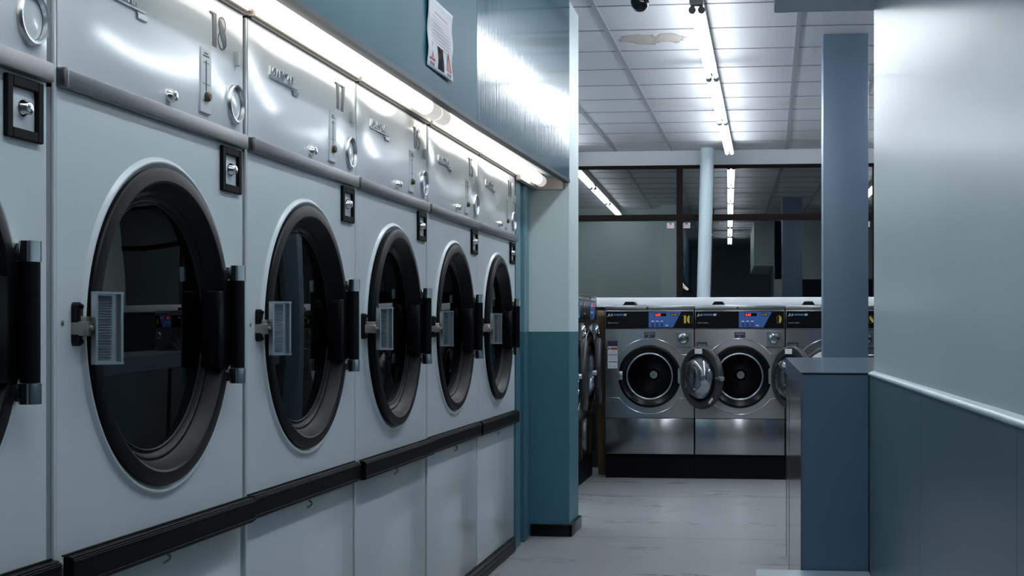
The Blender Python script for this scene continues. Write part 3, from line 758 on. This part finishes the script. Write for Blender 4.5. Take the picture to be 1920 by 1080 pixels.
# ------------------------------------------------------------------ washers
WW, WD = .737, .76
RC = (.3685, .841)
def make_washer():
    r = empty('washing_machine', (0, 0, 0), '', '')
    X, Z = (1, 0, 0), (0, 0, 1)
    mb = MB(); bm = mb.bm
    x0, x1, z0, z1, R = .003, WW - .003, .498, 1.228, .236
    angs = sorted(set([i * 2 * pi / 72 for i in range(72)] + [atan2(z - RC[1], x - RC[0]) % (2 * pi) for x in (x0, x1) for z in (z0, z1)]))
    inner, outer = [], []
    for a in angs:
        c, s = cos(a), sin(a)
        t = min((x1 - RC[0]) / c if c > 1e-9 else 1e9, (x0 - RC[0]) / c if c < -1e-9 else 1e9,
                (z1 - RC[1]) / s if s > 1e-9 else 1e9, (z0 - RC[1]) / s if s < -1e-9 else 1e9)
        inner.append(bm.verts.new((RC[0] + R * c, 0, RC[1] + R * s))); outer.append(bm.verts.new((RC[0] + t * c, 0, RC[1] + t * s)))
    n = len(angs)
    back = [bm.verts.new((v.co.x, WD, v.co.z)) for v in outer]
    for i in range(n):
        j = (i + 1) % n
        bm.faces.new((inner[i], inner[j], outer[j], outer[i])); bm.faces.new((outer[i], outer[j], back[j], back[i]))
    bm.faces.new(back)
    # pressed shoulder round the porthole, running out flat under the coin box
    sh = [(RC[0] + .31 * cos(radians(a)), RC[1] + .31 * sin(radians(a))) for a in range(35, 146, 5)]
    sh2 = [(RC[0] + .31 * cos(radians(a)), RC[1] + .31 * sin(radians(a))) for a in range(215, 326, 5)]
    for A in (sh, sh2):
        pts = [(p[0], -.004, p[1]) for p in A]
        ex = .03
        s0 = 1 if A is sh else -1
        pts = [(min(max(A[0][0] + s0 * .09, .01), WW - .01), -.004, A[0][1])] + pts + [(min(max(A[-1][0] - s0 * .09, .01), WW - .01), -.004, A[-1][1])]
        mb.tube([(p[0], p[1] + .003, p[2]) for p in pts], .0045, 8)
    body = mb.build('body', M['ss'], r, smooth=35, uv=True)
    MB().box(.003, WW - .003, .001, WD, .20, .494, .004).build('lower_panel', M['ss_low'], r, uv=True)
    sc = MB()
    for x in (.05, WW - .03): sc.lathe([(.006, 0), (.006, .004), (0, .005)], (x, .001, .34), 'Y', 12)
    # lathe on Y grows to +y, so set the screw heads slightly proud
    sc.build('panel_screw', M['ink_dark'], r, loc=(0, -.004, 0))
    MB().box(.0, WW, .03, WD, 0, .198).build('plinth', M['black_matte'], r, smooth=0)
    tp = MB().box(.0, WW, -.006, WD, 1.384, 1.424, .004).box(.06, .34, .08, .5, 1.424, 1.429, .001, 1)
    tp = tp.build('top_plate', M['ss_top'], r)
    MB().prism([(.135, 0), (.245, 0), (.222, .030), (.158, .030)], (0, .32, 1.428), X, Z, .22).build('soap_lid', M['black_matte'], tp, smooth=0)
    MB().lathe([(.011, .004), (.011, -.004), (0, -.005)], (.352, -.007, 1.403), 'Y', 18).build('top_lock', M['ink_dark'], tp)
    cp = MB().box(.004, WW - .004, -.004, WD, 1.230, 1.382, .003).build('control_frame', M['ss_top'], r)
    MB().box(.008, WW - .008, -.007, -.003, 1.236, 1.377, .003, 1).build('control_panel', M['black_gloss'], r)
    cp = child(r, 'control_panel')
    Y = -.0078
    MB().prism([(.362, 1.243), (.562, 1.243), (.630, 1.371), (.362, 1.371)], (0, Y + .001, 0), X, Z, .0014).build('keypad', M['blue'], cp, smooth=0)
    k = MB().box(.410, .508, Y - .0012, Y, 1.335, 1.360).box(.545, .600, Y - .0012, Y, 1.338, 1.360); k.build('display_window', M['black_gloss'], cp, smooth=0)
    d = MB(); add_text(d, '4.00', .026, (.414, Y - .0013, 1.338), X, Z, .0003, shear=.15, offset=.0006); d.build('red_digits', M['red_led'], cp, smooth=0)
    d = MB(); add_text(d, '£4.00', .020, (.549, Y - .0013, 1.342), X, Z, .0003); d.build('price_digits', M['amber'], cp, smooth=0)
    k = MB()
    for x in (.395, .432, .470): k.box(x - .010, x + .012, Y - .001, Y, 1.288, 1.300, .002, 1)
    k.box(.500, .524, Y - .001, Y, 1.254, 1.266, .002, 1); k.build('key_light', M['key'], cp)
    k = MB()
    for x in (.395, .432, .470):
        for z in (1.268, 1.250): k.box(x - .009, x + .010, Y - .001, Y, z, z + .013, .002, 1)
    k.build('key_dark', M['key_dark'], cp)
    t = MB(); add_text(t, 'JLA', .026, (.024, Y, 1.338), X, Z, .0005, shear=.25, offset=.0012, space=1.1)
    t.build('logo', M['text_grey'], cp, smooth=0); t = MB()
    t.prism([(.152, 1.339), (.176, 1.339), (.181, 1.356), (.157, 1.356)], (0, Y + .0004, 0), X, Z, .001)
    t.build('logo_tag', M['text_grey'], cp, smooth=0); t = MB()
    add_text(t, 'SMART WASH', .0135, (.024, Y, 1.276), X, Z, .0004, space=1.05)
    t.build('model_print', M['text_grey'], cp, smooth=0)
    MB().prism([(.070, 1.340), (.144, 1.340), (.149, 1.355), (.075, 1.355)], (0, Y + .0004, 0), X, Z, .001).build('logo_bar', M['blue_bar'], cp, smooth=0)
    # coin box
    cb = MB().box(.588, .708, -.014, 0, 1.092, 1.212, .002, 1).box(.584, .712, -.018, 0, 1.082, 1.094, .002, 1)
    for x in (.600, .696):
        for z in (1.104, 1.200): cb.lathe([(.006, 0), (.006, -.004), (0, -.006)], (x, -.014, z), 'Y', 12)
    cb = cb.build('coin_box', M['coin_plate'], r)
    MB().lathe([(.046, 0), (.046, -.008), (.038, -.020), (.028, -.022), (.024, -.014), (.014, -.014), (.012, -.022), (0, -.022)], (.648, -.013, 1.154), 'Y', 32).build('coin_lock', M['chrome'], cb, smooth=40)
    # porthole ring and drum
    ring = MB().lathe([(.258, .0), (.258, -.010), (.252, -.014), (.238, -.014), (.232, -.008), (.192, .004), (.190, .03)], (RC[0], 0, RC[1]), 'Y', 72)
    for a in (238, 243): ring.lathe([(.005, 0), (.005, -.004), (0, -.005)], (RC[0] + .225 * cos(radians(a)), -.007, RC[1] + .225 * sin(radians(a))), 'Y', 10)
    ring.build('porthole_ring', M['black_gloss'], r, smooth=40)
    MB().lathe([(.193, .004), (.193, -.004), (.186, -.007), (.181, -.004), (.179, .03)], (RC[0], 0, RC[1]), 'Y', 72).build('porthole_lip', M['alu'], r, smooth=60)
    dm = MB().lathe([(.179, .03), (.185, .06), (.185, .42), (.17, .45), (.05, .43)], (RC[0], 0, RC[1]), 'Y', 48).build('drum', M['drum'], r, smooth=40)
    MB().lathe([(.05, .44), (.038, .415), (.032, .405), (.012, .405), (.010, .41), (0, .41)], (RC[0], 0, RC[1]), 'Y', 32).build('drum_hub', M['alu'], dm, smooth=40)
    hn = MB().box(RC[0] - .262, RC[0] - .222, -.022, -.004, RC[1] - .028, RC[1] + .042, .003).lathe([(.009, 0), (.009, -.008), (0, -.009)], (RC[0] - .228, -.018, RC[1] + .006), 'Y', 14).build('catch_plate', M['alu'], r)
    hx, hy = RC[0] + .255, -.03
    h = MB()
    for z in (-.062, .040): h.cyl((hx, hy, RC[1] + z), (hx, hy, RC[1] + z + .03), .010, 14)
    h.box(hx - .02, hx + .004, hy + .002, -.004, RC[1] - .055, RC[1] + .065, .002, 1)
    h.build('hinge', M['alu'], r)
    # door, hung at its right edge; closed position lies over the ring, then swung by rotation
    dc = (-.262, 0., RC[1])
    door = MB().lathe([(.250, .014), (.256, .006), (.256, -.010), (.250, -.018), (.236, -.022), (.205, -.020), (.192, -.010), (.178, -.006), (.170, .0), (.166, .014), (.172, .020), (.205, .018), (.215, .024), (.240, .024), (.250, .014)], dc, 'Y', 72)
    door = door.build('door', M['door_grey'], r, loc=(hx + .006, hy - .012, 0), smooth=45)
    MB().lathe([(.192, .016), (.186, .030), (.172, .030), (.168, .012)], dc, 'Y', 64).build('door_seal', M['black_matte'], door, smooth=45)
    MB().lathe([(.168, .010), (.160, .045), (.140, .085), (.110, .105), (.06, .112), (0, .113)], dc, 'Y', 48).build('door_bowl', M['bowl'], door, smooth=60)
    MB().lathe([(.166, -.004), (.08, -.008), (0, -.009)], dc, 'Y', 48).build('outer_glass', M['bowl'], door, smooth=60)
    MB().box(-.262 - .035, -.262 + .055, .0225, .0262, RC[1] + .190, RC[1] + .232, .001, 1).build('door_label', M['lbl_white'], door)
    MB().box(-.55, -.475, .005, .045, RC[1] - .012, RC[1] + .008, .003).box(-.545, -.515, .006, .040, RC[1] - .02, RC[1] + .016, .003).build('door_latch', M['alu'], door)
    MB().prism([(-.03, -.009), (.03, -.009), (.03, .009), (-.03, .009)], (-.405, .0262, RC[1] - .180), (cos(.75), 0, -sin(.75)), (sin(.75), 0, cos(.75)), .004).build('door_tag', M['lbl_white'], door, smooth=0)
    return r, body
wsh, _ = make_washer()
def label_on(o, kind, x0, x1, z0, z1):
    body = child(o, 'body'); Y = -.0012
    if kind == 'navy':
        q = MB().box(x0, x1, Y, 0.0, z0, z1).build('navy_label', M['navy'], body, smooth=0)
    else:
        q = MB().box(x0, x1, Y, 0.0, z0, z1).build('instruction_label', M['lbl_white'], body, smooth=0)
W0, WY = -1.352, 11.25
WS = []
wspec = [('10', -1.352, -133, 'stainless washer numbered 10 with open door, at the left end of the back row'),
         ('9', -.612, -127, 'stainless washer numbered 9 with open door, in the middle of the back row'),
         ('8', .128, 0, 'stainless washer numbered 8, half hidden behind the blue column'),
         ('7', .868, 0, 'stainless washer numbered 7 behind the right wall, seen only in door reflections'),
         ('6', 1.608, 0, 'stainless washer numbered 6 farther along behind the right wall')]
for i, (num, x, ang, lab) in enumerate(wspec):
    o = wsh if i == 0 else copy_tree(wsh)
    o.location = (x, WY, 0); tag(o, lab, 'washing machine', 'washers along the back')
    child(o, 'door').rotation_euler.z = radians(-ang) if ang < 0 else 0
    WS.append((num, o))
side = []
for y, lab in ((10.62, 'large stainless washer facing the aisle, in the far corner beside the wooden board'), (9.765, 'large stainless washer facing the aisle, mostly hidden by the partition nib')):
    o = copy_tree(wsh); o.location = (-1.455, y, 0); o.rotation_euler.z = pi / 2; o.scale = (1.152, 1.08, 1.055)
    child(o, 'door').rotation_euler.z = radians(6)
    tag(o, lab, 'washing machine', 'side washers'); side.append(o)
def flat(o, name, m, x0, x1, z0, z1, y=-.0015, t=.0015):
    return MB().box(x0, x1, y, y + t, z0, z1).build(name, m, child(o, 'body'), smooth=0)
def printed(o, name, m, rows_, y=-.0021):
    mb = MB()
    for x0, x1, z0, z1 in rows_: mb.box(x0, x1, y, y + .0006, z0, z1)
    mb.build(name, m, child(o, 'body'), smooth=0)
for num, o in WS:
    cp = child(o, 'control_panel'); X, Z = (1, 0, 0), (0, 0, 1)
    ox = .642 if len(num) == 2 else .668
    nb = MB(); add_number(nb, num, .064, (ox, -.0075, 1.277), X, Z, .0009, (0,)); nb.build('number', M['yellow'], cp, smooth=0)
    nb = MB(); add_number(nb, num, .064, (ox, -.0075, 1.277), X, Z, .0007, (1,)); nb.build('number_outline', M['hair'] if num != '10' else M['hair'], cp, smooth=0)
    flat(o, 'navy_label', M['navy'], .326, .414, 1.158, 1.206)
    printed(o, 'label_print', M['text_grey'], [(.335, .405, 1.196, 1.199), (.332, .408, 1.185, 1.188), (.360, .365, 1.164, 1.178), (.371, .374, 1.164, 1.178)])
    if num == '10':
        flat(o, 'navy_label', M['navy'], .020, .104, 1.090, 1.132)
        flat(o, 'instruction_label', M['lbl_white'], .022, .104, .905, 1.086)
        printed(o, 'label_print', M['lbl_red'], [(.046, .102, 1.058, 1.080)])
        printed(o, 'label_print', M['navy'], [(.028, .100, .955, .962), (.026, .040, 1.060, 1.076)] )
        printed(o, 'label_print', M['text_grey'], [(.030, .096 - .01 * (k % 2), 1.045 - .012 * k, 1.048 - .012 * k) for k in range(7)] + [(.034, .050, .915, .925), (.072, .088, .918, .925)])
    else:
        flat(o, 'navy_label', M['navy'], .018, .104, 1.075, 1.122)
        printed(o, 'label_print', M['text_grey'], [(.026, .096, 1.105, 1.107), (.028, .094, 1.096, 1.098), (.045, .075, 1.084, 1.087)])
        if num == '9':
            flat(o, 'caution_label', M['lbl_white'], .075, .108, 1.036, 1.066)
            printed(o, 'label_print', M['lbl_red'], [(.078, .105, 1.048, 1.064)])
for o in side:
    flat(o, 'instruction_label', M['lbl_white'], .022, .104, .905, 1.086)
    printed(o, 'label_print', M['lbl_red'], [(.046, .102, 1.058, 1.080)])
# washer 8 has a pale cover over its closed door
w8 = [o for n_, o in WS if n_ == '8'][0]
MB().lathe([(.224, -.016), (.222, -.026), (.20, -.032), (.10, -.036), (0, -.037)], (-.262, 0., RC[1]), 'Y', 64).build('door_cover', M['cover'], child(w8, 'door'), smooth=60)
# boards in the corner
bo = MB().box(-1.442, -1.372, 11.50, 11.53, 0, 1.335, .002, 1)
tag(bo.build('wooden_board', M['wood']), 'brown wooden board standing between the side washer and washer 10', 'board')
wb_ = MB().prism([(0, 0), (.075, 0), (.075, .040), (.0, .055)], (-1.447, 11.50, 1.336), (1, 0, 0), (0, 0, 1), -.03)
bl = MB().box(-1.446, -1.392, 11.49, 11.54, 1.337, 1.385, .003)
tag(bl.build('timber_block', M['wood_end']), 'pale timber block on top of the brown board', 'block')
wb_.bm.free()

# ------------------------------------------------------------------ half height counter and bench
ct = empty('counter', (0, 0, 0), 'half height blue laminate counter with grey steel side, ending at the right wall', 'counter')
Zt = EYE - .155
q = MB(); quad_box(q, [(.115, 4.985), (rx(4.985) - .006, 4.985), (rx(4.985) - .006, 4.999), (.118, 4.999)], .0, Zt - .004)
q.build('front_panel', M['counter_front'], ct, smooth=0)
q = MB(); quad_box(q, [(.1105, 4.981), (.365, 4.981), (.70, 5.0), (.70, 7.55), (.086, 7.55)], Zt - .004, Zt)
q.build('countertop', M['counter_top'], ct, smooth=0)
q = MB(); quad_box(q, [(.1105, 4.983), (.116, 4.983), (.092, 7.55), (.0865, 7.55)], Zt - .088, Zt - .004)
q.build('edge_band', M['counter_top'], ct, smooth=0)
sx_ = lambda y: .1135 - .00985 * (y - 4.988)
for y0, y1 in ((5.05, 6.74), (6.84, 7.36)):
    q = MB(); quad_box(q, [(sx_(y0), y0), (sx_(y0) + .004, y0), (sx_(y1) + .004, y1), (sx_(y1), y1)], .0, Zt - .090)
    q.build('side_panel', M['counter_side'], ct, smooth=0)
for y0, y1 in ((4.990, 5.048), (6.742, 6.838), (7.362, 7.545)):
    q = MB(); quad_box(q, [(sx_(y0) + .001, y0), (sx_(y0) + .004, y0), (sx_(y1) + .004, y1), (sx_(y1) + .001, y1)], .0, Zt - .090)
    q.build('side_joint', M['rail'], ct, smooth=0)
q = MB(); quad_box(q, [(.118, 4.983), (rx(4.983) - .008, 4.983), (rx(4.983) - .008, 4.986), (.118, 4.986)], Zt - .0085, Zt - .0042)
q.build('top_joint', M['rail'], ct, smooth=0)  # dark joint line below the countertop
q = MB(); quad_box(q, [(.119, 5.0), (.50, 5.0), (.60, 7.52), (.093, 7.52)], .0, Zt - .006)
q.build('carcass', M['wood_edge'], ct, smooth=0)
q = MB().box(.1118, .1148, 4.9825, 4.9875, 0, Zt - .002); q.build('edge_strip', M['wood_edge'], ct, smooth=0)

be = empty('bench', (0, 0, 0), 'low pale blue laminate bench along the right wall, in front of the counter', 'bench')
Zb = EYE - .868
q = MB(); quad_box(q, [(-.048, 4.976), (rx(4.976) - .007, 4.976), (rx(2.2) - .007, 2.2), (-.020, 2.2)], Zb - .045, Zb); q.build('seat', M['bench'], be, smooth=0)
q = MB(); quad_box(q, [(.06, 4.95), (rx(4.95) - .010, 4.95), (rx(2.3) - .010, 2.3), (.08, 2.3)], 0, Zb - .047); q.build('base', M['wall_low'], be, smooth=0)

# ------------------------------------------------------------------ small ceiling fittings
dc_ = empty('security_camera', (-.73, 7.72, CEIL), 'black dome security camera hanging under the ceiling left of the middle lights', 'camera')
MB().lathe([(.0, -.004), (.058, -.004), (.060, -.05), (.056, -.075), (0, -.076)], (0, 0, 0), 'Z', 32).build('housing', M['black_gloss'], dc_)
MB().lathe([(.048, -.076), (.054, -.10), (.045, -.130), (.026, -.150), (0, -.157)], (0, 0, 0), 'Z', 32).build('dome', M['dome'], dc_, smooth=60)
sd = empty('smoke_detector', (.50, 5.6, CEIL), 'round white smoke detector on the ceiling, seen mirrored in the window', 'detector')
MB().lathe([(0, -.002), (.06, -.002), (.06, -.022), (.05, -.032), (0, -.034)], (0, 0, 0), 'Z', 32).build('base', M['white'], sd)
MB().lathe([(.036, -.034), (.034, -.05), (.02, -.058), (0, -.06)], (0, 0, 0), 'Z', 32).build('sensor', M['white'], sd)

# ------------------------------------------------------------------ camera, world, view
cam = bpy.data.cameras.new('camera'); co = bpy.data.objects.new('camera', cam); COL.objects.link(co)
cam.sensor_fit = 'HORIZONTAL'; cam.sensor_width = 36; cam.lens = 2570 / 1920 * 36
cam.shift_x = -(1165 - 960) / 1920; cam.shift_y = (617 - 540) / 1920
cam.clip_start = .02
co.location = (0, 0, EYE); co.rotation_euler = (pi / 2, 0, radians(6.174))
sc = bpy.context.scene; sc.camera = co
w = bpy.data.worlds.new('night'); sc.world = w; w.use_nodes = True
w.node_tree.nodes['Background'].inputs[0].default_value = (.02, .03, .045, 1)
w.node_tree.nodes['Background'].inputs[1].default_value = .3
vs = sc.view_settings; vs.view_transform = 'Standard'; vs.look = 'None'; vs.gamma = 1; vs.exposure = 0.38
try: vs.use_curve_mapping = False
except Exception: pass
